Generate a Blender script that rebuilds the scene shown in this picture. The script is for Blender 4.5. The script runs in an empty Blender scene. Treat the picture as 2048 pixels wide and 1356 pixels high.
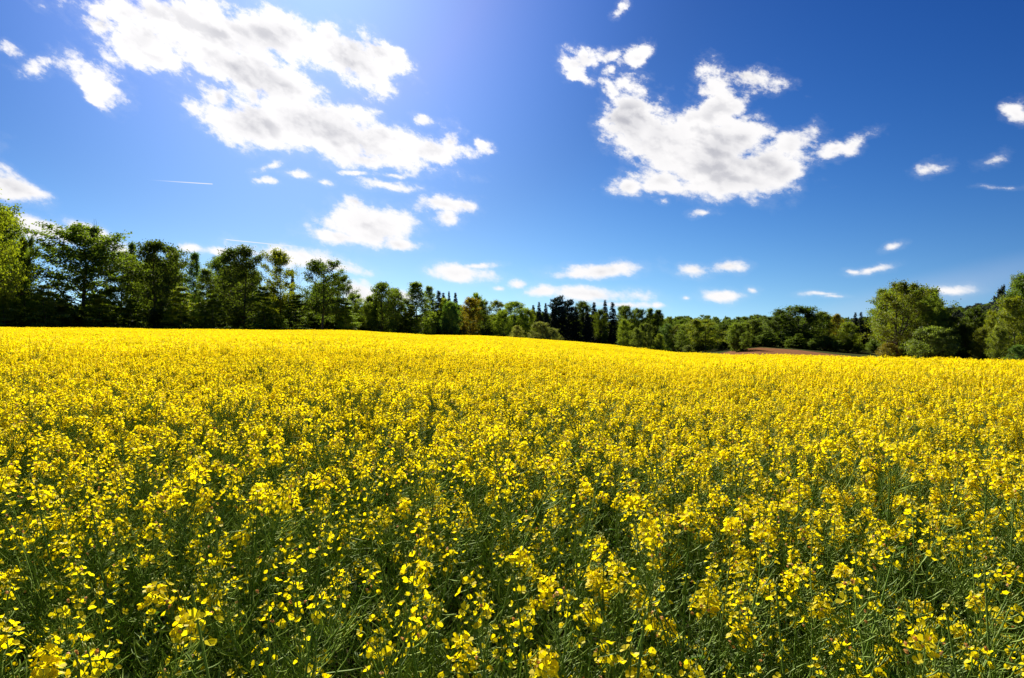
import bpy, math, random
import numpy as np
from mathutils import Vector

R = math.radians
sc = bpy.context.scene
col = sc.collection

# ------------------------------------------------------------------ camera
EYE, FPX, CX, CY = 1.75, 1251.6, 1024.0, 678.0
cam_d = bpy.data.cameras.new('camera')
cam_d.sensor_width = 36.0
cam_d.lens = 22.0
cam_d.clip_start = 0.05
cam_d.clip_end = 20000.0
cam = bpy.data.objects.new('camera', cam_d)
cam.location = (0, 0, EYE)
cam.rotation_euler = (R(90), 0, 0)
col.objects.link(cam)
sc.camera = cam

sc.view_settings.view_transform = 'Standard'
sc.view_settings.look = 'None'
sc.view_settings.gamma = 1.0
sc.view_settings.use_curve_mapping = False
EXPO = 1.05
sc.view_settings.exposure = EXPO
DIM = 2 ** -EXPO
sc.cycles.max_bounces = 8
sc.cycles.diffuse_bounces = 3
sc.cycles.transmission_bounces = 4
sc.cycles.transparent_max_bounces = 4
sc.cycles.use_adaptive_sampling = True
sc.cycles.adaptive_threshold = 0.015

# ------------------------------------------------------------------ sun and sky
SUN_AZ, SUN_EL = -18.0, 39.0           # azimuth measured from +Y towards +X
sd = bpy.data.lights.new('sun', 'SUN')
sd.energy = 5.0
sd.angle = R(0.53)
sd.color = (1.0, 0.93, 0.81)
sun = bpy.data.objects.new('sun', sd)
SV = Vector((math.sin(R(SUN_AZ)) * math.cos(R(SUN_EL)), math.cos(R(SUN_AZ)) * math.cos(R(SUN_EL)), math.sin(R(SUN_EL))))
sun.rotation_euler = SV.to_track_quat('Z', 'Y').to_euler()
sun.location = (0, 0, 60)
col.objects.link(sun)

world = bpy.data.worlds.new("World")
sc.world = world
world.use_nodes = True
wt = world.node_tree
wt.nodes.clear()


class NT:
    """small node helper"""
    def __init__(s, t): s.t = t
    def n(s, kind, **kw):
        o = s.t.nodes.new(kind)
        for k, v in kw.items(): setattr(o, k, v)
        return o
    def put(s, sock, v):
        if v is None: return
        if isinstance(v, bpy.types.NodeSocket): s.t.links.new(v, sock)
        else: sock.default_value = v
    def m(s, op, a, b=None, c=None, clamp=False):
        o = s.n('ShaderNodeMath', operation=op); o.use_clamp = clamp
        s.put(o.inputs[0], a); s.put(o.inputs[1], b); s.put(o.inputs[2], c)
        return o.outputs[0]
    def v(s, op, a, b=None, c=None):
        o = s.n('ShaderNodeVectorMath', operation=op)
        s.put(o.inputs[0], a); s.put(o.inputs[1], b)
        if c is not None: s.put(o.inputs[2], c)
        return o.outputs['Value'] if op in ('LENGTH', 'DOT_PRODUCT') else o.outputs[0]
    def mapping(s, vec, loc, rot, scl, kind='TEXTURE'):
        o = s.n('ShaderNodeMapping', vector_type=kind)
        s.put(o.inputs[0], vec)
        o.inputs['Location'].default_value = loc
        o.inputs['Rotation'].default_value = rot
        o.inputs['Scale'].default_value = scl
        return o.outputs[0]
    def noise(s, vec, scale, detail=4, rough=0.55, lac=2.0, dist=0.0, color=False):
        o = s.n('ShaderNodeTexNoise')
        s.put(o.inputs['Vector'], vec)
        o.inputs['Scale'].default_value = scale
        o.inputs['Detail'].default_value = detail
        o.inputs['Roughness'].default_value = rough
        o.inputs['Lacunarity'].default_value = lac
        o.inputs['Distortion'].default_value = dist
        return o.outputs['Color'] if color else o.outputs['Fac']
    def step(s, x, lo, hi, smooth=True):
        o = s.n('ShaderNodeMapRange')
        o.interpolation_type = 'SMOOTHSTEP' if smooth else 'LINEAR'
        s.put(o.inputs['Value'], x)
        s.put(o.inputs['From Min'], lo); s.put(o.inputs['From Max'], hi)
        return o.outputs['Result']
    def mix(s, f, a, b, blend='MIX'):
        o = s.n('ShaderNodeMix', data_type='RGBA', blend_type=blend)
        s.put(o.inputs[0], f); s.put(o.inputs[6], a); s.put(o.inputs[7], b)
        return o.outputs[2]


def azel(px, py):
    u, v = (px - CX) / FPX, (CY - py) / FPX
    return math.atan(u), math.atan(v / math.sqrt(1 + u * u))


W = NT(wt)
tc = W.n('ShaderNodeTexCoord')
gen = tc.outputs['Generated']
sky = W.n('ShaderNodeTexSky', sky_type='NISHITA')
sky.sun_disc = False
sky.sun_elevation = R(SUN_EL)
sky.sun_rotation = R(SUN_AZ)
sky.altitude = 300
sky.air_density = 1.0
sky.dust_density = 0.25
sky.ozone_density = 4.0
hs = W.n('ShaderNodeHueSaturation')
hs.inputs['Hue'].default_value = 0.503
hs.inputs['Saturation'].default_value = 1.20
hs.inputs['Value'].default_value = 1.0
SKY_STRENGTH = 0.105
sep = W.n('ShaderNodeSeparateXYZ'); wt.links.new(gen, sep.inputs[0])
# clear dry air: the pale band at the horizon is lower than the model's
sv = W.n('ShaderNodeCombineXYZ')
wt.links.new(sep.outputs[0], sv.inputs[0]); wt.links.new(sep.outputs[1], sv.inputs[1])
wt.links.new(W.m('MULTIPLY_ADD', W.m('MAXIMUM', sep.outputs[2], 0.0), 0.90, 0.115), sv.inputs[2])
wt.links.new(W.v('NORMALIZE', sv.outputs[0]), sky.inputs[0])
sg = W.n('ShaderNodeGamma'); sg.inputs[1].default_value = 1.17
wt.links.new(W.v('MULTIPLY', sky.outputs[0], (SKY_STRENGTH,) * 3), sg.inputs[0])
wt.links.new(sg.outputs[0], hs.inputs['Color'])
az = W.m('ARCTAN2', sep.outputs[0], sep.outputs[1])
el = W.m('ARCSINE', sep.outputs[2])
cmb = W.n('ShaderNodeCombineXYZ'); wt.links.new(az, cmb.inputs[0]); wt.links.new(el, cmb.inputs[1])
P0 = cmb.outputs[0]
# ragged edges: the direction is disturbed by turbulence before the cloud bodies are looked up
wcol = W.noise(W.mapping(P0, (0, 0, 0), (0, 0, R(-20)), (1.3, 0.8, 1)), 9.0, 6, 0.62, color=True)
warp = W.v('MULTIPLY', W.v('SUBTRACT', wcol, (0.5, 0.5, 0.5)), (0.080, 0.050, 0.0))
far_small = W.step(el, -0.02, 0.38, False)      # clouds low in the sky are far off, so their detail is finer
far_small = W.m('MULTIPLY_ADD', far_small, 0.72, 0.28)
fs = W.n('ShaderNodeVectorMath', operation='SCALE'); wt.links.new(warp, fs.inputs[0]); wt.links.new(far_small, fs.inputs['Scale']); warp = fs.outputs[0]
P = W.v('ADD', P0, warp)

# cloud bodies: centre x, y, half width, half height, tilt (degrees, clockwise), all as seen in the photograph
CLOUDS = [
    # big upper-left bank
    (250, 20, 95, 30, 8), (300, 90, 95, 62, 20), (420, 60, 190, 60, 12), (470, 130, 190, 48, 24), (560, 75, 160, 50, 18),
    (690, 110, 125, 42, 24), (760, 110, 60, 30, 30), (195, 40, 42, 20, 30), (560, 165, 110, 22, 18), (430, 190, 40, 22, 30), (505, 190, 30, 26, 0),
    (520, 245, 115, 50, 10), (640, 255, 170, 62, 14), (760, 285, 120, 45, 14), (740, 318, 130, 16, 10), (860, 300, 78, 28, 0), (905, 280, 25, 24, 0),
    (845, 235, 22, 14, 20), (970, 290, 18, 13, 0),
    # left strays
    (192, 162, 66, 26, 40), (190, 200, 30, 8, 38), (20, 97, 24, 7, 30), (70, 136, 24, 16, 25), (20, 370, 72, 26, 22), (60, 385, 35, 12, 10),
    (85, 462, 82, 26, 12), (180, 470, 50, 18, 20), (240, 500, 30, 18, 20),
    # small ones under the bank
    (548, 332, 20, 7, -15), (598, 352, 22, 6, 5), (535, 360, 14, 5, 5), (650, 368, 13, 5, 8), (718, 350, 18, 5, 0), (782, 350, 18, 5, 0), (782, 374, 46, 9, 3),
    # cumulus in the middle
    (735, 450, 88, 42, 8), (680, 475, 62, 16, 12), (800, 488, 42, 11, 6), (712, 408, 25, 14, 25), (885, 410, 52, 20, 0), (890, 435, 32, 20, 0), (925, 408, 30, 12, 20),
    # behind the trees on the left
    (600, 515, 105, 19, 11), (680, 538, 50, 12, 8), (715, 585, 42, 22, 10), (812, 592, 30, 11, 8), (385, 500, 24, 7, 10), (440, 508, 26, 6, 10), (540, 500, 40, 12, 0),
    # right-hand swan-shaped cloud
    (1262, 240, 62, 84, -20), (1330, 290, 95, 70, 20), (1420, 330, 145, 60, 12), (1430, 215, 48, 72, 22), (1490, 160, 60, 22, 4), (1460, 360, 120, 38, 0),
    (1250, 375, 28, 16, 0), (1320, 362, 60, 26, 10), (1590, 285, 52, 24, -22), (1560, 340, 68, 26, -28), (1490, 275, 50, 46, 0), (1530, 330, 70, 40, -10), (1395, 265, 60, 62, 0), (1440, 290, 80, 60, 0),
    # wisps round it
    (1160, 128, 36, 22, 10), (1165, 160, 22, 12, 20), (1215, 115, 30, 14, -10), (1265, 112, 30, 16, -25), (1225, 145, 12, 8, 0), (1228, 22, 14, 10, -40), (1675, 294, 28, 10, -12),
    (1715, 285, 28, 12, -25), (1413, 422, 20, 8, 5), (1330, 400, 10, 5, 0),
    # low small clouds
    (925, 548, 58, 16, 8), (952, 535, 34, 6, -4), (1200, 540, 88, 14, -4), (1150, 548, 44, 10, 0), (1390, 537, 30, 13, 0), (1455, 531, 28, 10, 0), (1170, 588, 110, 15, 4),
    (1090, 585, 40, 11, 0), (1240, 610, 55, 8, 4), (1443, 590, 40, 10, 2), (1033, 570, 20, 7, 0), (995, 578, 10, 4, 0), (1372, 594, 8, 4, 0), (1312, 612, 12, 5, 0), (1645, 590, 26, 4, 0), (1670, 595, 18, 3, 0),
    (1745, 538, 36, 6, -10), (1710, 540, 12, 4, 0), (1905, 580, 40, 8, 0), (1870, 340, 26, 11, -14), (1998, 318, 25, 10, -14), (2045, 225, 24, 24, 15), (1785, 494, 16, 5, -10), (2012, 370, 20, 3, 0), (1505, 580, 10, 5, 20),
    # outside the frame
    (-160, 250, 120, 40, 10), (-330, 420, 140, 36, 5), (2260, 180, 120, 60, -10), (2330, 420, 90, 24, 0), (700, -420, 300, 70, 5), (1500, -600, 260, 110, 0), (-200, -500, 260, 120, 0),
]
field = None
Pc = P
for ci, (px, py, rx, ry, tilt) in enumerate(CLOUDS):
    if ci % 6 == 5:      # a negligible link to what came before keeps the shader's working memory small
        Pc = W.v('MULTIPLY_ADD', field, (1e-9, 1e-9, 0), P)
    a0, e0 = azel(px, py)
    ct, st = math.cos(R(tilt)), math.sin(R(tilt))
    a1, e1 = azel(px + rx * ct, py + rx * st)
    dx, dy = a1 - a0, e1 - e0
    ang = math.atan2(dy, dx); la = math.hypot(dx, dy)
    a2, e2 = azel(px + ry * st, py - ry * ct)
    lb = math.hypot(a2 - a0, e2 - e0)
    q = W.mapping(Pc, (a0, e0, 0), (0, 0, ang), (la, lb, 1.0))
    d = W.v('LENGTH', q)
    f = W.m('MULTIPLY_ADD', d, -min(la, lb) ** 0.55 * 0.26, min(la, lb) ** 0.55 * 0.26)
    field = f if field is None else W.m('MAXIMUM', field, f)
# field is positive inside a body (largest near the middle of the thick ones)
pn = W.mapping(P0, (0, 0, 0), (0, 0, R(-22)), (1.25, 0.8, 1))
n1 = W.noise(pn, 24.0, 10, 0.64)
n2 = W.noise(W.v('ADD', pn, (0.0, 0.011, 0)), 17.0, 5, 0.52)
n3 = W.noise(pn, 17.0, 5, 0.52)
n4 = W.noise(W.v('ADD', P0, (3.1, 1.7, 0)), 9.0, 2, 0.45)
dens = W.m('ADD', field, W.m('MULTIPLY', W.m('MULTIPLY', W.m('SUBTRACT', n1, 0.5), 0.118), far_small))
alpha = W.step(dens, -0.008, 0.013)
alpha = W.m('MAXIMUM', alpha, W.m('MULTIPLY', W.step(dens, -0.020, 0.008), 0.11))
thick = W.step(W.m('ADD', field, W.m('MULTIPLY', W.m('SUBTRACT', n3, 0.5), 0.04)), 0.004, 0.040)
patch = W.step(n4, 0.38, 0.60)
relief = W.step(W.m('SUBTRACT', n3, n2), -0.04, 0.07, False)
# how near the sun a cloud stands decides how much light comes through it
sdot = W.v('DOT_PRODUCT', gen, (SV.x, SV.y, SV.z))
near = W.step(sdot, 0.78, 0.99)
shade = W.m('MULTIPLY', thick, W.m('ADD', W.m('MULTIPLY', patch, 0.42), W.m('MULTIPLY', relief, 0.42)))
shade = W.m('MULTIPLY', W.m('MULTIPLY', shade, far_small), W.m('MULTIPLY_ADD', near, -0.25, 1.1))
lit = W.m('MULTIPLY_ADD', near, 0.10, 1.0)
bright = W.n('ShaderNodeCombineXYZ')
for i_, k_ in enumerate((1.0, 0.985, 0.99)): wt.links.new(W.m('MULTIPLY', lit, k_), bright.inputs[i_])
ccol = W.mix(shade, bright.outputs[0], (0.40, 0.41, 0.48, 1))
# thin veil low on the right, and two vapour trails
# the clear saturated air of the day: deep away from the sun, light towards it
s4 = W.n('ShaderNodeSeparateXYZ'); wt.links.new(hs.outputs[0], s4.inputs[0])
c4 = W.n('ShaderNodeCombineXYZ')
for i_, (k_, p_) in enumerate(((5.6, 1.78), (2.55, 1.76), (1.22, 1.42))):
    o4 = W.m('MULTIPLY', W.m('POWER', s4.outputs[i_], p_), k_)
    if i_ == 0: red4 = o4
    else: wt.links.new(o4, c4.inputs[i_])
    if i_ == 1: wt.links.new(W.m('MINIMUM', red4, W.m('MULTIPLY', o4, 0.74)), c4.inputs[0])
aur = W.step(W.v('DOT_PRODUCT', gen, (SV.x, SV.y, SV.z)), 0.85, 0.985)      # brighter air round the sun
g4 = W.n('ShaderNodeCombineXYZ')
for i_, k_ in enumerate((0.26, 0.40, 0.46)): wt.links.new(W.m('MULTIPLY_ADD', aur, k_, 1.0), g4.inputs[i_])
skyc = W.v('SCALE', W.v('MULTIPLY', c4.outputs[0], g4.outputs[0]), None)
skyn = skyc.node; skyn.inputs['Scale'].default_value = 1.0
veil = W.mapping(P0, (*azel(1850, 590), 0), (0, 0, R(14)), (0.22, 0.035, 1))
vf = W.m('MULTIPLY', W.step(W.v('LENGTH', veil), 1.0, 0.0), W.m('MULTIPLY', W.noise(pn, 7, 4, 0.5), 0.5))
base = W.mix(vf, skyn.outputs[0], (0.62, 0.68, 0.85, 1))
for (x0, y0, x1, y1, w_, k_) in ((425, 368, 290, 359, 0.00095, 0.85), (452, 479, 640, 497, 0.0010, 0.8)):
    a0, e0 = azel(x0, y0); a1, e1 = azel(x1, y1)
    L = math.hypot(a1 - a0, e1 - e0)
    q = W.mapping(P0, (a0, e0, 0), (0, 0, math.atan2(e1 - e0, a1 - a0)), (L, w_, 1))
    s3 = W.n('ShaderNodeSeparateXYZ'); wt.links.new(q, s3.inputs[0])
    along = W.m('MULTIPLY', W.step(s3.outputs[0], -0.01, 0.01), W.step(s3.outputs[0], 1.0, 0.2))
    across = W.step(W.m('ABSOLUTE', s3.outputs[1]), 1.0, 0.1)
    base = W.mix(W.m('MULTIPLY', W.m('MULTIPLY', along, across), k_), base, (0.95, 0.95, 1, 1))
final = W.mix(alpha, base, ccol)
final = W.v('MULTIPLY', final, (DIM, DIM, DIM))
bg = W.n('ShaderNodeBackground'); wt.links.new(final, bg.inputs[0]); bg.inputs[1].default_value = 1.0
wo = W.n('ShaderNodeOutputWorld'); wt.links.new(bg.outputs[0], wo.inputs[0])
world.cycles.sampling_method = 'MANUAL'
world.cycles.sample_map_resolution = 512
#@@SKYEND

# ------------------------------------------------------------------ terrain
# columns: photo x, height of the crop's edge in the photo, distance of that edge, then ground height 90 m and 170 m out, at 500 m
TER = np.array([
    [-300, 650, 110, 2.6, 3.2, 4.0],
    [0,    652, 115, 2.2, 3.2, 4.0],
    [400,  657, 120, 2.0, 3.0, 3.5],
    [700,  659, 130, 1.7, 2.4, 3.0],
    [860,  669, 150, 1.2, 1.2, 2.5],
    [950,  670, 150, 1.1, 1.2, 2.0],
    [1020, 673, 150, 0.9, 0.8, 1.5],
    [1130, 681, 140, 0.2, -0.6, 2.0],
    [1220, 688, 110, -0.3, -1.8, 3.0],
    [1340, 702, 70, -2.2, -2.6, 3.5],
    [1450, 707, 45, -2.1, -1.25, 3.5],
    [1520, 708, 36, -2.0, -0.45, 3.5],
    [1600, 710, 30, -2.2, -1.2, 4.0],
    [1740, 713, 22, -2.8, -2.9, 7.0],
    [1850, 716, 18, -3.2, -3.4, 11.0],
    [2048, 720, 14, -3.4, -3.4, 16.0],
    [2400, 724, 13, -3.4, -3.4, 18.0]])


def smooth(t):
    t = np.clip(t, 0, 1)
    return t * t * (3 - 2 * t)


def ground(x, y):
    x = np.asarray(x, float); y = np.asarray(y, float)
    r = np.hypot(x, y)
    a = np.arctan2(x, y)
    ta = np.arctan((TER[:, 0] - CX) / FPX)
    back = np.array([-math.pi, -2.2, *ta, 2.2, math.pi])
    mid = TER[[0, -1]].mean(axis=0)
    cols_ = []
    for k in range(1, 6):
        v_ = TER[:, k].copy()
        if k == 1: v_ = (CY - v_) / FPX * np.cos(ta)
        c0 = {1: (-0.005)}.get(k, mid[k])
        cols_.append(np.interp(a, back, np.array([c0, c0, *v_, c0, c0])))
    e, D, z90, z170, z500 = cols_
    zD = 0.35 - 0.13 * np.exp(-D / 30) + e * D
    z = np.where(r <= D, r / D * zD, 0.0)
    # beyond the crest: through the 90 m (if the crest is nearer), 170 m and 500 m heights
    near_crest = D < 85
    rA = np.where(near_crest, np.maximum(90.0, D + 10), D + 12)
    zA = np.where(near_crest, z90, zD - 0.35)
    rB = np.maximum(170.0, rA + 20)
    z = np.where((r > D) & (r <= rA), zD + (zA - zD) * smooth((r - D) / (rA - D)), z)
    z = np.where((r > rA) & (r <= rB), zA + (z170 - zA) * (r - rA) / (rB - rA), z)
    z = np.where((r > rB) & (r <= 500), z170 + (z500 - z170) * smooth((r - rB) / (500 - rB)), z)
    z = np.where(r > 500, z500 + (4.0 - z500) * smooth((r - 500) / 1500), z)
    z = z + 0.05 * np.sin(x * 0.31 + 1.3) * np.sin(y * 0.23) * np.clip(r / 20, 0, 1)
    return z


def P3(px, Y):
    """world point on the ground under photo column px at depth Y"""
    X = (px - CX) / FPX * Y
    return X, Y, float(ground(X, Y))


# ------------------------------------------------------------------ mesh helpers
class MB:
    def __init__(s): s.V, s.F, s.N, s.M, s.A, s.n = [], [], [], [], [], 0
    def add(s, verts, faces, mat=0, rnd=None):
        """verts (n,3); faces (m,k) indices; rnd per vertex"""
        verts = np.asarray(verts, float).reshape(-1, 3); faces = np.asarray(faces, int)
        s.V.append(verts); s.F.append((faces + s.n).ravel())
        s.N.append(np.full(len(faces), faces.shape[1])); s.M.append(np.full(len(faces), mat))
        s.A.append(np.zeros(len(verts)) if rnd is None else np.asarray(rnd, float).ravel())
        s.n += len(verts)
    def merge(s, o, mats=None):
        for V, F, N, M, A in zip(o.V, o.F, o.N, o.M, o.A):
            s.V.append(V); s.F.append(F + s.n); s.N.append(N)
            s.M.append(M if mats is None else np.array([mats[k] for k in M])); s.A.append(A)
        s.n += o.n
    def moved(s, f):
        o = MB(); o.F, o.N, o.M, o.A, o.n = s.F, s.N, s.M, s.A, s.n
        o.V = [f(v) for v in s.V]
        return o
    def mesh(s, name, mats, smooth_=False):
        me = bpy.data.meshes.new(name)
        V = np.concatenate(s.V); F = np.concatenate(s.F); N = np.concatenate(s.N); M = np.concatenate(s.M); A = np.concatenate(s.A)
        me.vertices.add(len(V)); me.vertices.foreach_set('co', V.astype(np.float32).ravel())
        me.loops.add(len(F)); me.loops.foreach_set('vertex_index', F.astype(np.int32))
        me.polygons.add(len(N))
        st = np.concatenate([[0], np.cumsum(N)[:-1]])
        me.polygons.foreach_set('loop_start', st.astype(np.int32))
        me.polygons.foreach_set('loop_total', N.astype(np.int32))
        me.polygons.foreach_set('material_index', M.astype(np.int32))
        if smooth_: me.polygons.foreach_set('use_smooth', np.ones(len(N), bool))
        at = me.attributes.new('rnd', 'FLOAT', 'POINT'); at.data.foreach_set('value', A.astype(np.float32))
        for m_ in mats: me.materials.append(m_)
        me.update(calc_edges=True)
        return me


def unit(v):
    return v / (np.linalg.norm(v, axis=-1, keepdims=True) + 1e-12)


def tube(mb, pts, rad, sides=4, mat=0, rnd=0.5):
    pts = np.asarray(pts, float); rad = np.broadcast_to(np.asarray(rad, float), (len(pts),))
    t = unit(np.gradient(pts, axis=0))
    ref = np.array([0.0, 0, 1]) if abs(t[0][2]) < 0.9 else np.array([1.0, 0, 0])
    u = unit(np.cross(t, ref)); v = np.cross(t, u)
    th = np.linspace(0, 2 * math.pi, sides, endpoint=False)
    ring = pts[:, None] + rad[:, None, None] * (np.cos(th)[None, :, None] * u[:, None] + np.sin(th)[None, :, None] * v[:, None])
    n = len(pts)
    i = np.arange(n - 1)[:, None]; j = np.arange(sides)[None]
    j2 = (j + 1) % sides
    f = np.stack([i * sides + j, i * sides + j2, (i + 1) * sides + j2, (i + 1) * sides + j], -1).reshape(-1, 4)
    mb.add(ring, f, mat, np.full(n * sides, rnd))


def frames(nrm, rng, roll=None):
    """two unit axes across each normal, rolled at random"""
    nrm = unit(nrm)
    ref = np.where(np.abs(nrm[:, 2:3]) < 0.9, np.array([[0, 0, 1.0]]), np.array([[1.0, 0, 0]]))
    u = unit(np.cross(nrm, ref)); v = np.cross(nrm, u)
    a = rng.uniform(0, 2 * math.pi, len(nrm)) if roll is None else roll
    return (np.cos(a)[:, None] * u + np.sin(a)[:, None] * v, -np.sin(a)[:, None] * u + np.cos(a)[:, None] * v)


def leaves(mb, c, nrm, size, aspect, rng, mat=0, rnd=None, fold=0.25):
    """kite-shaped leaves folded along the midrib"""
    n = len(c)
    u, v = frames(nrm, rng); w = unit(nrm)
    s = (np.asarray(size) * np.ones(n))[:, None]
    p0 = c - u * s * 0.5; p2 = c + u * s * 0.5
    p1 = c + v * s * aspect * 0.5 + w * s * fold * aspect; p3 = c - v * s * aspect * 0.5 + w * s * fold * aspect
    V = np.stack([p0, p1, p2, p3], 1).reshape(-1, 3)
    k = np.arange(n)[:, None] * 4
    if rnd is None: rnd = rng.uniform(0, 1, n)
    # two triangles meeting at the midrib
    F = np.concatenate([k + np.array([[0, 1, 2]]), k + np.array([[0, 2, 3]])])
    mb.add(V, F, mat, np.repeat(rnd, 4))


# ------------------------------------------------------------------ materials
def material(name):
    m_ = bpy.data.materials.new(name); m_.use_nodes = True; m_.node_tree.nodes.clear()
    return m_, NT(m_.node_tree)


def leafy(name, c_dark, c_light, trans, tint=True, rough=0.5, gloss=0.06, tcol=None, inst=0.0, tscale=1.0):
    """thin two-sided surface: diffuse + light coming through + a little sheen; colour varies by leaf and by plant"""
    m_, T = material(name)
    at = T.n('ShaderNodeAttribute', attribute_name='rnd')
    c = T.mix(at.outputs['Fac'], c_dark, c_light)
    oi = T.n('ShaderNodeObjectInfo')
    if tint: c = T.mix(1.0, c, oi.outputs['Color'], 'MULTIPLY')
    if inst:
        h = T.n('ShaderNodeHueSaturation')
        T.put(h.inputs['Value'], T.m('MULTIPLY_ADD', oi.outputs['Random'], inst, 1 - inst / 2))
        T.put(h.inputs['Hue'], T.m('MULTIPLY_ADD', oi.outputs['Random'], -0.03 * inst, 0.5 + 0.015 * inst))
        T.put(h.inputs['Color'], c); c = h.outputs[0]
    d = T.n('ShaderNodeBsdfDiffuse'); T.put(d.inputs[0], c)
    tr = T.n('ShaderNodeBsdfTranslucent')
    T.put(tr.inputs[0], T.mix(1.0, c, tcol or (1.35, 1.25, 0.7, 1), 'MULTIPLY'))
    mx = T.n('ShaderNodeMixShader'); mx.inputs[0].default_value = trans
    T.t.links.new(d.outputs[0], mx.inputs[1]); T.t.links.new(tr.outputs[0], mx.inputs[2])
    g = T.n('ShaderNodeBsdfGlossy'); g.inputs['Roughness'].default_value = rough
    m2 = T.n('ShaderNodeMixShader'); m2.inputs[0].default_value = gloss
    T.t.links.new(mx.outputs[0], m2.inputs[1]); T.t.links.new(g.outputs[0], m2.inputs[2])
    o = T.n('ShaderNodeOutputMaterial'); T.t.links.new(m2.outputs[0], o.inputs[0])
    return m_


def rough_mat(name, colours, scale, bump=0.3, rough=0.9, detail=6, vec_scale=(1, 1, 1), bump_dist=0.05):
    m_, T = material(name)
    g = T.n('ShaderNodeNewGeometry')
    p = T.mapping(g.outputs['Position'], (0, 0, 0), (0, 0, 0), vec_scale, 'POINT')
    f = T.noise(p, scale, detail, 0.65)
    f2 = T.step(f, 0.32, 0.68)
    c = T.mix(f2, colours[0], colours[1])
    if len(colours) > 2: c = T.mix(T.step(T.noise(p, scale * 0.07, 3, 0.5), 0.42, 0.62), c, colours[2])
    b = T.n('ShaderNodeBsdfPrincipled'); T.put(b.inputs['Base Color'], c); b.inputs['Roughness'].default_value = rough
    b.inputs['Specular IOR Level'].default_value = 0.0
    bp = T.n('ShaderNodeBump'); bp.inputs['Strength'].default_value = bump; bp.inputs['Distance'].default_value = bump_dist
    T.put(bp.inputs['Height'], f); T.t.links.new(bp.outputs[0], b.inputs['Normal'])
    o = T.n('ShaderNodeOutputMaterial'); T.t.links.new(b.outputs[0], o.inputs[0])
    return m_


M_PETAL = leafy('yellow_petal', (0.91, 0.74, 0.002, 1), (0.97, 0.86, 0.010, 1), 0.60, False, 0.5, 0.015, (1.0, 0.95, 0.6, 1), 0.12)
M_WILT = leafy('wilted_petal', (0.55, 0.26, 0.05, 1), (0.70, 0.42, 0.16, 1), 0.35, False, 0.6, 0.03, (1, 0.9, 0.7, 1))
M_BUD = leafy('flower_bud', (0.22, 0.28, 0.03, 1), (0.42, 0.42, 0.03, 1), 0.25, False, 0.5, 0.05)
M_STEM = leafy('rapeseed_stem', (0.10, 0.19, 0.020, 1), (0.20, 0.30, 0.055, 1), 0.18, False, 0.55, 0.02, None, 0.3)
M_POD = leafy('seed_pod', (0.12, 0.205, 0.018, 1), (0.25, 0.34, 0.055, 1), 0.32, False, 0.55, 0.02, None, 0.3)
M_RLEAF = leafy('rapeseed_leaf', (0.045, 0.095, 0.014, 1), (0.10, 0.17, 0.026, 1), 0.40, False, 0.6, 0.015, (1.1, 1.4, 0.5, 1), 0.3)
M_LEAF = leafy('broadleaf_foliage', (0.09, 0.135, 0.018, 1), (0.19, 0.25, 0.038, 1), 0.50, True, 0.5, 0.025, (1.5, 1.5, 0.5, 1))
M_NEEDLE = leafy('conifer_needles', (0.012, 0.026, 0.012, 1), (0.030, 0.050, 0.020, 1), 0.15, True, 0.5, 0.04)
M_BARK = rough_mat('bark', ((0.06, 0.048, 0.035, 1), (0.15, 0.125, 0.095, 1)), 6.0, 0.8, 0.95, 6, (1, 1, 0.25))
M_SOIL = rough_mat('field_soil', ((0.030, 0.028, 0.012, 1), (0.07, 0.065, 0.03, 1), (0.035, 0.055, 0.015, 1)), 9.0, 0.8)
M_PLOUGH = rough_mat('bare_soil', ((0.14, 0.065, 0.030, 1), (0.24, 0.118, 0.058, 1), (0.17, 0.080, 0.037, 1)), 3.0, 0.8, 0.95, 8, (1, 0.35, 1), 0.12)


def setp(o, label=None, category=None, group=None, kind=None):
    for k, v in (('label', label), ('category', category), ('group', group), ('kind', kind)):
        if v: o[k] = v
    return o


def link(name, me, parent=None, **kw):
    o = bpy.data.objects.new(name, me); col.objects.link(o)
    if parent is not None: o.parent = parent
    return setp(o, **kw)


# ------------------------------------------------------------------ ground sheets
radii = np.concatenate([[0.0], np.geomspace(0.6, 30, 40), np.linspace(32, 200, 85), np.geomspace(205, 6000, 60)])
nA = 360
angs = np.linspace(-math.pi, math.pi, nA, endpoint=False)
gm = MB()
rr, aa = np.meshgrid(radii[1:], angs, indexing='ij')
gx, gy = rr * np.sin(aa), rr * np.cos(aa)
gz = ground(gx, gy)
V = np.concatenate([[[0, 0, 0]], np.stack([gx, gy, gz], -1).reshape(-1, 3)])
i = np.arange(len(radii) - 2)[:, None]; j = np.arange(nA)[None]; j2 = (j + 1) % nA
F = np.stack([1 + i * nA + j, 1 + (i + 1) * nA + j, 1 + (i + 1) * nA + j2, 1 + i * nA + j2], -1).reshape(-1, 4)
gm.add(V, F)
gm2 = MB(); gm2.add(V, F)
k = np.arange(nA)
gm2.F.append(np.stack([np.zeros(nA, int), 1 + k, 1 + (k + 1) % nA], -1).ravel()); gm2.N.append(np.full(nA, 3)); gm2.M.append(np.zeros(nA, int))
link('ground', gm2.mesh('ground', [M_SOIL], True), kind='structure', label='dark soil and grass under the crop and the woods')

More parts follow.
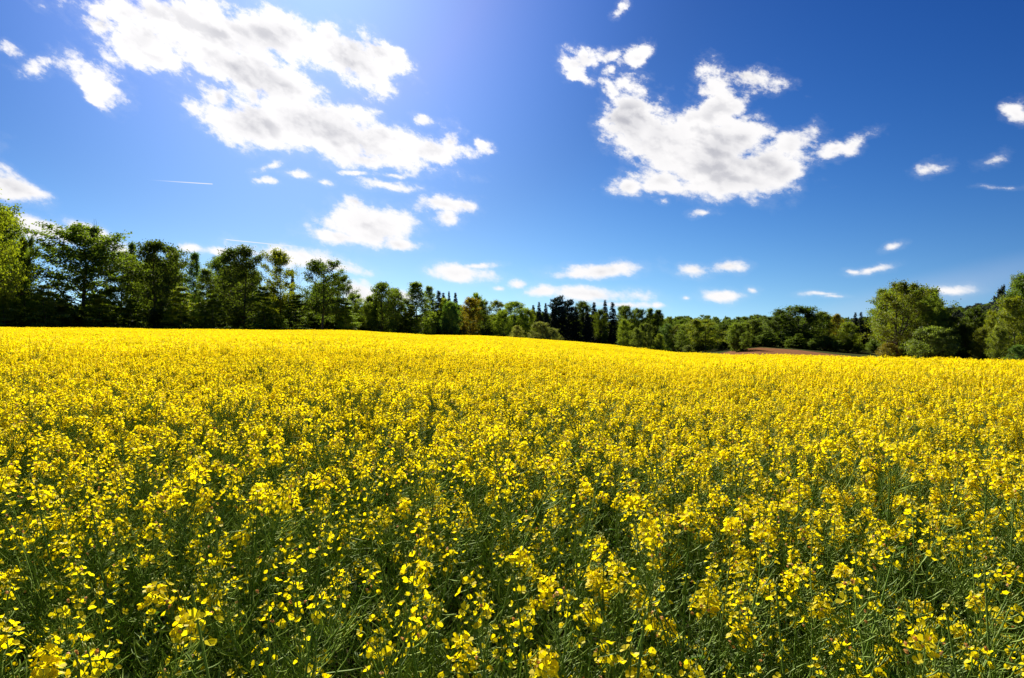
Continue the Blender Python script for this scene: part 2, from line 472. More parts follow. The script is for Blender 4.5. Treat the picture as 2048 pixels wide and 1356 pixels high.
# brown ploughed field beyond the crest on the right
us = np.linspace(1395, 1850, 70); ts = np.linspace(0, 1, 50)
UU, TT = np.meshgrid(us, ts, indexing='ij')
aB = np.arctan((UU - CX) / FPX)
far = np.interp(UU, [1395, 1440, 1480, 1530, 1850], [110, 148, 168, 171, 169])
rB_ = 88 + (far - 88) * TT
bx, by = rB_ * np.sin(aB), rB_ * np.cos(aB)
bm_ = MB()
ii = np.arange(69)[:, None]; jj = np.arange(49)[None]
Fb = np.stack([ii * 50 + jj, (ii + 1) * 50 + jj, (ii + 1) * 50 + jj + 1, ii * 50 + jj + 1], -1).reshape(-1, 4)
bm_.add(np.stack([bx, by, ground(bx, by) + 0.12], -1).reshape(-1, 3), Fb)
link('ploughed_field', bm_.mesh('ploughed_field', [M_PLOUGH], True), kind='structure', label='bare brown ploughed field rising behind the yellow crop')


# ------------------------------------------------------------------ instances as ONE object
def scatter(name, pos, rot, scl, idx, protos, **kw):
    me = bpy.data.meshes.new(name)
    n = len(pos)
    me.vertices.add(n); me.vertices.foreach_set('co', np.asarray(pos, np.float32).ravel())
    for nm, arr in (('irot', rot), ('iscl', scl)):
        a_ = me.attributes.new(nm, 'FLOAT_VECTOR', 'POINT'); a_.data.foreach_set('vector', np.asarray(arr, np.float32).ravel())
    a_ = me.attributes.new('iidx', 'INT', 'POINT'); a_.data.foreach_set('value', np.asarray(idx, np.int32))
    me.update()
    o = link(name, me, **kw)
    g = bpy.data.node_groups.new(name + '_scatter', 'GeometryNodeTree')
    g.interface.new_socket('Geometry', in_out='INPUT', socket_type='NodeSocketGeometry')
    g.interface.new_socket('Geometry', in_out='OUTPUT', socket_type='NodeSocketGeometry')
    N = g.nodes.new; Lk = g.links.new
    gi, go = N('NodeGroupInput'), N('NodeGroupOutput')
    iop = N('GeometryNodeInstanceOnPoints'); iop.inputs['Pick Instance'].default_value = True
    Lk(gi.outputs[0], iop.inputs['Points'])
    jn = N('GeometryNodeJoinGeometry')
    for me_ in reversed(protos):
        po = bpy.data.objects.new(me_.name + '_source', me_)     # never linked to the scene
        oi = N('GeometryNodeObjectInfo'); oi.inputs['Object'].default_value = po; oi.inputs['As Instance'].default_value = False
        gti = N('GeometryNodeGeometryToInstance')
        Lk(oi.outputs['Geometry'], gti.inputs[0]); Lk(gti.outputs[0], jn.inputs[0])
    Lk(jn.outputs[0], iop.inputs['Instance'])
    def att(nm, ty):
        a = N('GeometryNodeInputNamedAttribute'); a.data_type = ty; a.inputs['Name'].default_value = nm
        return a.outputs['Attribute']
    Lk(att('iidx', 'INT'), iop.inputs['Instance Index'])
    e2r = N('FunctionNodeEulerToRotation'); Lk(att('irot', 'FLOAT_VECTOR'), e2r.inputs[0]); Lk(e2r.outputs[0], iop.inputs['Rotation'])
    Lk(att('iscl', 'FLOAT_VECTOR'), iop.inputs['Scale'])
    Lk(iop.outputs[0], go.inputs[0])
    md = o.modifiers.new('scatter', 'NODES'); md.node_group = g
    return o


# ------------------------------------------------------------------ rapeseed plants
GA = 2.39996


def flower(mb, c, axis, size, rng, mat=0, openness=1.0):
    """four broad petals in a cross, cupped, on a calyx"""
    axis = unit(axis[None])[0]
    u, v = frames(axis[None], rng); u, v = u[0], v[0]
    VV, FF = [], []
    for q in range(4):
        a = q * math.pi / 2 + rng.normal(0, 0.15)
        d = math.cos(a) * u + math.sin(a) * v; s_ = -math.sin(a) * u + math.cos(a) * v
        L = size * rng.uniform(0.85, 1.1); Wd = L * rng.uniform(0.36, 0.46)
        op = openness * rng.uniform(0.7, 1.1)
        h1, h2 = 0.30 * L, (0.42 - 0.38 * op) * L + 0.12 * L * rng.normal()
        b = c + d * 0.06 * L
        o1 = c + d * 0.62 * L * op + axis * h1
        o2 = c + d * 1.02 * L * op + axis * (h1 + h2 * 0.5)
        k = len(VV)
        VV += [b, o1 + s_ * Wd, o2 + s_ * Wd * 0.62, o2 - s_ * Wd * 0.62, o1 - s_ * Wd]
        FF.append([k, k + 1, k + 2, k + 3, k + 4])
    mb.add(np.array(VV), np.array(FF), mat, np.full(len(VV), rng.uniform()))


def curve(p0, d0, d1, L, n, rng, wob=0.02):
    d0, d1 = np.array(d0, float), np.array(d1, float)
    pts = [np.array(p0, float)]
    for k in range(n):
        t = (k + 0.5) / n
        d = unit(((1 - t) * d0 + t * d1)[None])[0] + rng.normal(0, wob, 3)
        pts.append(pts[-1] + d * L / n)
    return np.array(pts)


def along(pts, t):
    s = t * (len(pts) - 1); k = min(int(s), len(pts) - 2)
    return pts[k] + (pts[k + 1] - pts[k]) * (s - k), unit((pts[k + 1] - pts[k])[None])[0]


def rape_plant(seed, heads_n=6, fl=(9, 19), H=1.3, size=0.0115, simple=False):
    rng = np.random.default_rng(seed)
    stem, fol, pods, heads = MB(), MB(), MB(), []
    lean = rng.normal(0, 0.06, 2)
    main = curve((0, 0, 0), (lean[0] * 0.3, lean[1] * 0.3, 1), (lean[0] * 2, lean[1] * 2, 1), H, 9, rng, 0.03)
    axes = [(main, 0.72)]
    tube(stem, main, np.linspace(0.0062, 0.0016, len(main)), 4, 0, rng.uniform())
    a = rng.uniform(0, 6.28)
    for k in range(heads_n - 1):
        t = 0.42 + 0.42 * (k + rng.uniform(0, 0.8)) / max(1, heads_n - 1)
        p, d = along(main, t); a += GA + rng.normal(0, 0.3)
        out = np.array([math.cos(a), math.sin(a), 0.0])
        ztop = H * rng.uniform(0.86, 1.03) if k > 0 else H * rng.uniform(0.78, 0.92)
        L = max(0.15, (ztop - p[2]) * 1.10)
        sp = rng.uniform(0.55, 0.95)
        br = curve(p, out * sp + np.array([0, 0, 0.75]), out * 0.18 + np.array([0, 0, 1]), L, 6, rng, 0.06)
        tube(stem, br, np.linspace(0.0032, 0.0011, len(br)), 3, 0, rng.uniform())
        axes.append((br, 0.50))
    for (ax, t0) in axes:
        hd = MB()
        tip, td = along(ax, 0.999)
        La = np.linalg.norm(np.diff(ax, axis=0), axis=1).sum()
        nf = int(rng.integers(*fl))
        a = rng.uniform(0, 6.28)
        span = rng.uniform(0.035, 0.08)
        for q in range(nf):
            a += GA
            back = 0.004 + span * (q + rng.uniform()) / nf
            p, d = along(ax, max(0, 1 - back / La))
            u, v = frames(d[None], rng, np.array([a])); o_ = u[0]
            pl = rng.uniform(0.014, 0.026) * (0.6 + 0.5 * q / nf)
            e = p + (o_ * 0.85 + d * 0.55) * pl
            tube(hd, np.array([p, (p + e) / 2 + d * -0.001, e]), 0.0006, 3, 2)
            r_ = rng.uniform()
            if r_ < 0.10: flower(hd, e, o_ * 0.5 + np.array([0, 0, -0.3]), size * 0.8, rng, 1, 0.35)
            else: flower(hd, e, o_ * rng.uniform(0.2, 0.9) + d * 0.8 + rng.normal(0, 0.2, 3), size * rng.uniform(0.8, 1.1), rng, 0, rng.uniform(0.45, 1.0))
        # buds at the very tip
        nb = int(rng.integers(5, 11))
        bc = tip + td * 0.004 + rng.normal(0, 0.0055, (nb, 3))
        for b in bc:
            up = td * 0.0045; w_ = 0.0016
            u, v = frames(td[None], rng); u, v = u[0] * w_, v[0] * w_
            hd.add(np.array([b - up, b + u, b + v, b - u, b - v, b + up]), np.array([[0, 2, 1], [0, 3, 2], [0, 4, 3], [0, 1, 4], [5, 1, 2], [5, 2, 3], [5, 3, 4], [5, 4, 1]]), 3, np.full(6, rng.uniform()))
        heads.append(hd)
        # pods up the flowering axis
        npod = int(rng.integers(15, 30))
        hi = max(1 - (span + 0.015) / La, t0 + 0.06)
        for q in range(npod):
            a += GA
            t = t0 + (hi - t0) * (q + rng.uniform()) / npod
            p, d = along(ax, t)
            u, v = frames(d[None], rng, np.array([a + rng.normal(0, 0.3)])); o_ = u[0]
            pl = rng.uniform(0.014, 0.024); L = rng.uniform(0.025, 0.080) * (1.15 - 0.75 * (t - t0) / max(hi - t0, 1e-3))
            e = p + (o_ * 0.9 + d * 0.35) * pl
            if rng.uniform() < 0.5:
                pts = curve(e, o_ * 0.8 + d * 0.5, o_ * 0.15 + d * 1.0, L, 3, rng, 0.05)
            else:
                pts = curve(e, o_ * 0.9 + d * 0.3, o_ * 0.6 + d * 0.7 + rng.normal(0, .3, 3), L, 3, rng, 0.08)
            rv = rng.uniform()
            tube(pods, np.array([p, e]), 0.0006, 3, 0, rv)
            tube(pods, pts, np.array([0.0009, 0.0016, 0.0015, 0.0004]), 3, 0, rv)
    # leaves: lanceolate, clasping the stem, larger below
    nl = 12
    for q in range(nl):
        t = 0.12 + 0.66 * q / nl + rng.uniform(0, 0.04)
        p, d = along(main, t); a = rng.uniform(0, 6.28)
        out = np.array([math.cos(a), math.sin(a), 0.0]); s_ = np.array([-math.sin(a), math.cos(a), 0.0])
        L = rng.uniform(0.07, 0.17) * (1.25 - t); Wd = L * rng.uniform(0.11, 0.2)
        c = curve(p, out * 0.8 + np.array([0, 0, 0.7]), out + np.array([0, 0, rng.uniform(-0.7, 0.2)]), L, 4, rng, 0.05)
        wd = Wd * np.array([0.5, 1, 0.95, 0.6, 0.03])
        VV = np.concatenate([c + s_ * wd[:, None] + [0, 0, .006], c, c - s_ * wd[:, None] + [0, 0, .006]])
        f_ = []
        for k in range(4): f_ += [[k, k + 1, 5 + k + 1, 5 + k], [5 + k, 5 + k + 1, 10 + k + 1, 10 + k]]
        fol.add(VV, np.array(f_), 0, np.full(15, rng.uniform()))
    return dict(stem=stem, foliage=fol, pods=pods, heads=heads)


HEAD_M = [M_PETAL, M_WILT, M_STEM, M_BUD]
ALL_M = [M_PETAL, M_WILT, M_STEM, M_BUD, M_POD, M_RLEAF]
protos = []
for sd_ in range(12):
    H_ = 1.14 + 0.19 * ((sd_ * 5) % 12) / 11
    protos.append((rape_plant(100 + sd_, heads_n=6 + (sd_ % 4), H=H_, fl=(3, 10) if sd_ < 6 else (14, 26), size=0.0105 if sd_ < 6 else 0.0122), H_))
# five plants with large open heads that stand out in the front rows
for sd_ in range(5): protos.append((rape_plant(150 + sd_, heads_n=3 + sd_ % 2, H=1.30, fl=(17, 26), size=0.0125), 1.30))


# fuller plants of the closed stand further in
for sd_ in range(5): protos.append((rape_plant(170 + sd_, heads_n=9, H=1.16 + 0.035 * sd_, fl=(24, 34), size=0.0132), 1.3))


def whole(pl):
    m_ = MB()
    m_.merge(pl['stem'], {0: 2}); m_.merge(pl['foliage'], {0: 5}); m_.merge(pl['pods'], {0: 4, 1: 1})
    for h in pl['heads']: m_.merge(h)
    return m_


joined = [whole(p[0]) for p in protos]
near_meshes = [m_.mesh('rapeseed_plant_whole', ALL_M) for m_ in joined]
part_meshes = []
for (pl, H_) in protos:
    part_meshes.append((pl['stem'].mesh('stem', [M_STEM]), pl['foliage'].mesh('foliage', [M_RLEAF]), pl['pods'].mesh('pod_sprays', [M_POD]),
                        [h.mesh('flower_head', HEAD_M) for h in pl['heads']], H_))

# plant positions on a jittered grid round the camera
rngp = np.random.default_rng(7)
DENS = 33.0
NEAR_R = 15.0
g_ = 1 / math.sqrt(DENS)
xs = np.arange(-NEAR_R, NEAR_R, g_)
PX_, PY_ = np.meshgrid(xs, xs)
PX_ = PX_.ravel() + rngp.uniform(-0.5, 0.5, PX_.size) * g_ * 1.3
PY_ = PY_.ravel() + rngp.uniform(-0.5, 0.5, PY_.size) * g_ * 1.3
# the stand closes further in: half as many plants again beyond the first few metres
ex_ = rngp.uniform(size=PX_.size) < 0.7 * np.clip((np.hypot(PX_, PY_) - 4) / 6, 0, 1)
PX_, PY_ = (np.concatenate([PX_, PX_[ex_] + rngp.uniform(-.12, .12, ex_.sum())]), np.concatenate([PY_, PY_[ex_] + rngp.uniform(-.12, .12, ex_.sum())]))
rad_ = np.hypot(PX_, PY_); az_ = np.arctan2(PX_, PY_)
keep = (rad_ < NEAR_R - rngp.uniform(0, 1, PX_.size) ** 2 * 2.5) & (rad_ > 0.45) & ((np.abs(az_) < R(50)) | ((rad_ < 5) & (np.abs(az_) < R(100))) | (rad_ < 2.0))
PX_, PY_ = PX_[keep], PY_[keep]


def dips(x, y):
    """lower, thinner stretches of crop: (photo x, depth, half width, half depth, strength)"""
    f = np.zeros_like(x)
    for (px, Y, hw, hd, s_) in DIPS:
        cx = (px - CX) / FPX * Y
        d2 = ((x - cx) / hw) ** 2 + ((y - Y) / hd) ** 2
        f = np.maximum(f, 1.5 * s_ * np.exp(-d2))
    return f


DIPS = [(375, 9.6, 1.0, 0.40, 0.24), (470, 9.9, 0.5, 0.3, 0.2), (880, 7.4, 1.0, 0.3, 0.13), (150, 5.4, 0.8, 0.22, 0.2), (40, 5.3, 0.5, 0.25, 0.22), (250, 5.0, 0.35, 0.2, 0.2),
        (600, 3.6, 0.35, 0.2, 0.12), (960, 13, 1.5, 0.5, 0.12), (1500, 3.2, 0.3, 0.2, 0.12), (1650, 4.6, 0.5, 0.2, 0.12), (300, 14, 2, 0.5, 0.12)]


def lump(x, y):
    return (np.sin(x * 1.9 + 0.7 * np.sin(y * 1.3)) * np.sin(y * 2.3 + 1.1 * np.sin(x * 0.9)) * 0.5 + np.sin(x * 0.53 + 2) * np.sin(y * 0.41 + 1) * 0.5)


HS = 1.0 - dips(PX_, PY_) + 0.06 * lump(PX_, PY_) + rngp.normal(0, 0.035, PX_.size)
HS = np.where(rngp.uniform(size=PX_.size) < 0.05, HS + 0.09, HS)
PZ_ = ground(PX_, PY_) - 0.02
PI_ = rngp.integers(0, 6, PX_.size) + 6 * (rngp.uniform(size=PX_.size) < np.clip((np.hypot(PX_, PY_) - 1.2) / 3.2, 0.12, 1))
PI_ = np.where(rngp.uniform(size=PX_.size) < np.clip((np.hypot(PX_, PY_) - 4.5) / 5.5, 0, 1), rngp.integers(17, 22, PX_.size), PI_)
PR_ = np.stack([rngp.normal(0, 0.07, PX_.size), rngp.normal(0, 0.07, PX_.size), rngp.uniform(0, 6.283, PX_.size)], -1)
# the 300 that show largest become plants of their own
inview = (np.abs(PX_ / np.maximum(PY_, 1e-3)) < 0.86) & (PY_ > 0.62)
order = np.argsort(np.where(inview, np.hypot(PX_, PY_), 1e9))
own = order[:295]
rest = np.setdiff1d(np.arange(len(PX_)), own)

GRP = 'rapeseed plants along the near edge of the field'
LBL = 'flowering rapeseed plant with thin green pods at the near edge of the field'
for n_, k in enumerate(own):
    st, fo, po, hd, H_ = part_meshes[PI_[k]]
    root = bpy.data.objects.new('rapeseed_plant', None); col.objects.link(root)
    root.empty_display_size = 0.1
    root.location = (PX_[k], PY_[k], PZ_[k]); root.rotation_euler = PR_[k]; root.scale = (1, 1, HS[k])
    setp(root, LBL, 'rapeseed plant', GRP)
    link('stem', st, root); link('foliage', fo, root); link('pod_sprays', po, root)
    for h in hd: link('flower_head', h, root)

HERO = [(1510, 915, 'rapeseed plant with a large bright head standing clear of its neighbours, right of centre'),
        (1190, 1118, 'rapeseed plant with a broad open flower head low in the middle of the front rows'),
        (95, 1275, 'rapeseed plant with big open flowers in the bottom left corner'),
        (850, 1010, 'rapeseed plant with a full bright head just left of the middle, in front rows'),
        (1845, 1255, 'rapeseed plant with big yellow flowers in the bottom right corner')]
for q, (px, py, lb) in enumerate(HERO):
    st, fo, po, hd, H_ = part_meshes[12 + q]
    Yh = (EYE - 1.30) * FPX / (py - CY)
    tipx, tipy = protos[12 + q][0]['stem'].V[0][-1][:2]
    root = bpy.data.objects.new('rapeseed_plant', None); col.objects.link(root)
    root.empty_display_size = 0.1
    root.location = ((px - CX) / FPX * Yh - tipx, Yh - tipy, 0)
    setp(root, lb, 'rapeseed plant', GRP)
    link('stem', st, root); link('foliage', fo, root); link('pod_sprays', po, root)
    for h in hd: link('flower_head', h, root)

scatter('rapeseed_crop', np.stack([PX_, PY_, PZ_], -1)[rest], PR_[rest], np.stack([np.ones(len(rest)), np.ones(len(rest)), HS[rest]], -1), PI_[rest], near_meshes,
        kind='stuff', label='yellow rapeseed crop in full flower beyond the front rows', category='crop')

# ---- far crop: square pieces of a field, each holding its plants
PS = 1.25


def far_patch(seed):
    rng = np.random.default_rng(seed)
    m_ = MB()
    npl = int(PS * PS * 30)
    for q in range(npl):
        x, y = rng.uniform(-PS / 2, PS / 2, 2) * 1.08
        H = rng.uniform(1.06, 1.33)
        tube(m_, np.array([[x, y, 0.25], [x + rng.normal(0, .03), y + rng.normal(0, .03), H * 0.97]]), np.array([0.005, 0.0022]), 3, 2, rng.uniform())
        nh = int(rng.integers(5, 9))
        c = np.stack([x + rng.normal(0, 0.10, nh), y + rng.normal(0, 0.10, nh), H * rng.uniform(0.84, 1.02, nh)], -1)
        c[0] = (x, y, H)
        for b in c:
            tube(m_, np.array([[x, y, H * 0.55], b]), np.array([0.003, 0.0018]), 3, 2, rng.uniform())
        # open flowers round each head
        nf = 17
        cc = np.repeat(c, nf, 0) + rng.normal(0, 1, (nh * nf, 3)) * np.array([0.02, 0.02, 0.02])
        leaves(m_, cc, rng.normal(0, 0.6, (nh * nf, 3)) + [0, 0, 0.9], rng.uniform(0.020, 0.030, nh * nf), 0.95, rng, 0, fold=0.2)
        # pods and leaves
        npd = 14
        pc = np.stack([x + rng.normal(0, 0.09, npd), y + rng.normal(0, 0.09, npd), H * rng.uniform(0.6, 0.93, npd)], -1)
        leaves(m_, pc, rng.normal(0, 1, (npd, 3)), 0.06, 0.06, rng, 4)
        lc = np.stack([x + rng.normal(0, 0.08, 7), y + rng.normal(0, 0.08, 7), H * rng.uniform(0.25, 0.7, 7)], -1)
        leaves(m_, lc, rng.normal(0, .6, (7, 3)) + [0, 0, .7], 0.13, 0.3, rng, 5)
    return m_.mesh('rapeseed_patch', ALL_M)


patches = [far_patch(s_) for s_ in range(500, 506)]
xs = np.arange(-150, 150, PS)
FX, FY = np.meshgrid(xs, np.arange(0, 175, PS))
FX = FX.ravel() + rngp.uniform(-.1, .1, FX.size); FY = FY.ravel() + rngp.uniform(-.1, .1, FY.size)
fr = np.hypot(FX, FY); fa = np.arctan2(FX, FY)
pxx = CX + FPX * np.tan(np.clip(fa, -1.2, 1.2))
edge = np.interp(pxx, TER[:, 0], [112, 115, 120, 130, 151, 151, 151, 141, 112, 90, 88, 88, 88, 88, 88, 88, 88])
kp = (fr > NEAR_R - 3.0 + rngp.uniform(0, 2.6, FX.size)) & (fr < edge) & (np.abs(fa) < R(50))
# gaps: a bare spot, and the two wheel tracks near the crest
kp &= ~((((FX - (772 - CX) / FPX * 34) / 1.9) ** 2 + ((FY - 34) / 1.5) ** 2) < 1)
for off in (0.0, 3.6):
    x0, y0, x1, y1 = 8.4 + off, 62.0, 24.0 + off, 108.0
    tt = np.clip(((FX - x0) * (x1 - x0) + (FY - y0) * (y1 - y0)) / ((x1 - x0) ** 2 + (y1 - y0) ** 2), 0, 1)
    kp &= ~(np.hypot(FX - x0 - tt * (x1 - x0), FY - y0 - tt * (y1 - y0)) < 0.62)
FX, FY = FX[kp], FY[kp]
FZ = ground(FX, FY)
sx_ = (ground(FX + .5, FY) - ground(FX - .5, FY)); sy_ = (ground(FX, FY + .5) - ground(FX, FY - .5))
FR = np.stack([np.arctan(sy_), -np.arctan(sx_), np.zeros(len(FX))], -1)
# turning a piece by quarter turns about its own axis: build the turn into the choice of a mirrored scale
DIPS2 = [(640, 42, 4, 1.2, 0.14), (1000, 31, 2.5, 0.9, 0.14), (1150, 48, 4, 1.2, 0.14), (1230, 34, 3, 0.9, 0.12), (300, 30, 4, 0.9, 0.12), (520, 27, 3, 0.9, 0.10), (90, 38, 4, 1.2, 0.12)]
DIPS = DIPS + DIPS2
low = dips(FX, FY)
flip = np.stack([rngp.choice([-1.0, 1.0], len(FX)), rngp.choice([-1.0, 1.0], len(FX)), 1 - low + 0.04 * lump(FX, FY) + 0.03 * np.sin(FX * 0.09 + FY * 0.35) + rngp.normal(0, 0.012, len(FX))], -1)
scatter('rapeseed_field', np.stack([FX, FY, FZ - 0.02], -1), FR, flip, rngp.integers(0, 6, len(FX)), patches,
        kind='stuff', label='distant yellow rapeseed field rising to the woods', category='crop')
#@@CROPEND

# ------------------------------------------------------------------ trees
def grow_broadleaf(seed, prof, spread=0.42, t0=0.18, n1=34, n2=6, n3=3, leaf=0.018, per=9, up=0.5, layered=0.0, jit=0.3, gap=0.0, droop=0.0, trunk_r=0.016, lobes=0.25, clump=0.03, sparse=1.0, forks=0):
    """unit-height tree: tapered trunk, limbs, twigs, leaf clusters at the twigs. prof(t) = crown half width at height t"""
    rng = np.random.default_rng(seed)
    tr, cr = MB(), MB()
    lean = rng.normal(0, 0.02, 2)
    nT = 12
    zt = np.linspace(0, 0.93, nT)
    tx = np.cumsum(rng.normal(0, 0.006, nT)) + lean[0] * zt; ty = np.cumsum(rng.normal(0, 0.006, nT)) + lean[1] * zt
    tx -= tx[0]; ty -= ty[0]
    T = np.stack([tx, ty, zt], -1)
    rad = trunk_r * (1 - zt / 1.02) ** 0.8; rad[0] *= 1.5
    tube(tr, T, rad, 7)
    stems = [T]
    for f in range(forks):
        p, d = along(T, rng.uniform(0.2, 0.4)); a = rng.uniform(0, 6.28)
        F_ = curve(p, (math.cos(a) * 0.6, math.sin(a) * 0.6, 0.8), (math.cos(a) * 0.1, math.sin(a) * 0.1, 1), rng.uniform(0.4, 0.55), 7, rng, 0.05)
        tube(tr, F_, np.linspace(trunk_r * 0.6, trunk_r * 0.1, len(F_)), 5); stems.append(F_)
    lob = [(rng.uniform(0, 6.28), rng.uniform(t0, 1), rng.uniform(-1, 1)) for _ in range(9)]
    C, Nn, Sz, Rn = [], [], [], []
    a = rng.uniform(0, 6.28)
    for k in range(n1):
        t = t0 + (0.99 - t0) * ((k + rng.uniform(0, 1)) / n1) ** 0.9
        if rng.uniform() < gap: continue
        S_ = stems[rng.integers(len(stems))] if forks else T
        zz = np.clip((t - 0.12 * (1 - t)) , S_[0][2], 0.92)
        p = np.array([np.interp(zz, S_[:, 2], S_[:, 0]), np.interp(zz, S_[:, 2], S_[:, 1]), zz])
        a += GA + rng.normal(0, 0.25)
        lf = 1 + lobes * sum(w * math.exp(-((((a - b + math.pi) % (2 * math.pi)) - math.pi) ** 2) / 0.5 - ((t - h) / 0.12) ** 2) for b, h, w in lob)
        Lr = max(0.03, prof(t) * lf * rng.uniform(1 - jit, 1 + jit * 0.3))
        out = np.array([math.cos(a), math.sin(a), 0])
        rise = up * (0.35 + 0.9 * t)
        L = Lr / max(0.45, math.cos(math.atan(rise)))
        if t > 0.88: rise += 1.0; L = min(max(L, (1.0 - zz) * 0.7), 0.14)
        B = curve(p, out + np.array([0, 0, rise]), out + np.array([0, 0, rise * 0.4 - droop]), L, 6, rng, 0.10)
        r0 = trunk_r * 0.42 * (1 - 0.6 * t) * min(1, L / 0.25 + 0.3)
        tube(tr, B, np.linspace(r0, r0 * 0.2, len(B)), 4)
        tone = rng.normal(0, 0.16)
        for q in range(n2):
            s_ = 0.3 + 0.7 * (q + rng.uniform(0, 1)) / n2
            b, bd = along(B, min(s_, 0.999))
            side = unit((np.cross(bd, [0, 0, 1]) * rng.choice([-1, 1]) + rng.normal(0, 0.35 * (1 - layered), 3) + bd * 0.7)[None])[0]
            L2 = L * rng.uniform(0.25, 0.5) * (1.15 - 0.6 * s_)
            b2 = curve(b, side + [0, 0, 0.15 * (1 - layered)], side * 0.8 + bd * 0.3 + [0, 0, -droop * 0.8], L2, 3, rng, 0.12 * (1 - layered))
            tube(tr, b2, np.linspace(r0 * 0.3, r0 * 0.08, len(b2)), 3)
            for w in range(n3 + 1):
                c, cd = along(b2, min(0.999, (w + 0.6) / (n3 + 0.6)))
                m_ = max(1, int(rng.poisson(per * sparse)))
                sp = clump * rng.uniform(0.6, 1.3)
                pts = c + rng.normal(0, 1, (m_, 3)) * sp * np.array([1, 1, 0.75 - 0.5 * layered])
                if droop > 0.3: pts[:, 2] -= np.abs(rng.normal(0, sp * 1.3, m_))
                C.append(pts)
                Nn.append(rng.normal(0, 0.75 - 0.5 * layered, (m_, 3)) + np.array([0, 0, 0.75]) + 0.35 * unit((c - [0, 0, c[2] * 0.8])[None]))
                Rn.append(np.clip(0.45 + tone + rng.normal(0, 0.22, m_), 0, 1))
    C, Nn, Rn = np.concatenate(C), np.concatenate(Nn), np.concatenate(Rn)
    ok = C[:, 2] > 0.015
    C, Nn, Rn = C[ok], Nn[ok], Rn[ok]
    leaves(cr, C, Nn, leaf * rng.uniform(0.6, 1.25, len(C)), 0.7, rng, 0, Rn)
    zs = 1.0 / np.percentile(C[:, 2], 99.8)          # the crown's top stands at height 1
    sq = np.array([1, 1, zs])
    return tr.moved(lambda v_: v_ * sq), cr.moved(lambda v_: v_ * sq)


def grow_conifer(seed, width=0.17, t0=0.05, whorls=46, droop=0.35, dens=2.3, shape=0.85, leaf=0.020, pine=False):
    rng = np.random.default_rng(seed)
    tr, cr = MB(), MB()
    T = np.stack([np.cumsum(rng.normal(0, .002, 10)), np.cumsum(rng.normal(0, .002, 10)), np.linspace(0, 0.995, 10)], -1); T[0, :2] = 0
    tube(tr, T, 0.013 * (1 - np.linspace(0, 0.98, 10)) + 0.0006, 6)
    C, Nn, Rn = [], [], []
    for k in range(whorls):
        t = t0 + (0.985 - t0) * (k + rng.uniform(0, 0.5)) / whorls
        nb = int(rng.integers(5, 8)) if not pine else int(rng.integers(3, 6))
        tone = rng.normal(0, 0.15)
        for q in range(nb):
            a = rng.uniform(0, 6.28)
            if pine: Lr = width * (0.35 + 0.65 * math.sin(math.pi * min(1, (t - t0) / (1 - t0) * 0.9 + 0.1))) * rng.uniform(0.5, 1.25)
            else: Lr = width * (1 - t) ** shape * rng.uniform(0.72, 1.15) + 0.004
            p = np.array([np.interp(t, T[:, 2], T[:, 0]), np.interp(t, T[:, 2], T[:, 1]), t])
            out = np.array([math.cos(a), math.sin(a), 0])
            B = curve(p, out + [0, 0, 0.05 if not pine else 0.5], out + [0, 0, -droop if t < 0.85 else 0.5], Lr, 4, rng, 0.05)
            tube(tr, B, np.linspace(0.0022, 0.0005, len(B)) * (1.2 - t), 3)
            m_ = max(5, int(90 * dens * Lr / width * 0.55))
            s_ = rng.uniform(0.12, 1.02, m_)
            base = np.stack([np.interp(s_ * 4, np.arange(5), B[:, i_]) for i_ in range(3)], -1)
            perp = np.array([-math.sin(a), math.cos(a), 0])
            off = rng.normal(0, 1, m_)[:, None] * perp * (0.012 + 0.18 * Lr * (1 - s_[:, None]) ) * (1.0 if not pine else 1.6)
            dz = -np.abs(rng.normal(0, 0.010, m_)) if not pine else rng.normal(0, 0.012, m_)
            pts = base + off; pts[:, 2] += dz
            C.append(pts); Nn.append(rng.normal(0, 0.6, (m_, 3)) + out * 0.4 + [0, 0, 0.3]); Rn.append(np.clip(0.45 + tone + rng.normal(0, 0.2, m_), 0, 1))
    C, Nn, Rn = np.concatenate(C), np.concatenate(Nn), np.concatenate(Rn)
    leaves(cr, C, Nn, leaf * rng.uniform(0.6, 1.3, len(C)), 0.42, rng, 0, Rn)
    return tr, cr


def oval(w, lo=0.15, peak=0.55, top=0.35, low=0.55):
    """crown half-width profile: w at the peak, a share of it low down and at the top"""
    def f(t):
        if t < peak: return w * (low + (1 - low) * math.sin(math.pi / 2 * max(0, (t - lo) / (peak - lo))))
        x_ = min(1.0, (t - peak) / (1.02 - peak))
        return w * (1 - x_ ** 1.8) * (0.85 + 0.15 * top)
    return f


KINDS = {}


def kind(name, pair, leafm, width):
    tr, cr = pair
    V_ = np.concatenate(cr.V)
    width = 2 * np.percentile(np.hypot(V_[:, 0], V_[:, 1]), 97)      # measured across the grown crown
    KINDS.setdefault(name, []).append((tr.mesh('trunk', [M_BARK]), cr.mesh('crown', [leafm]), width, tr, cr, leafm))


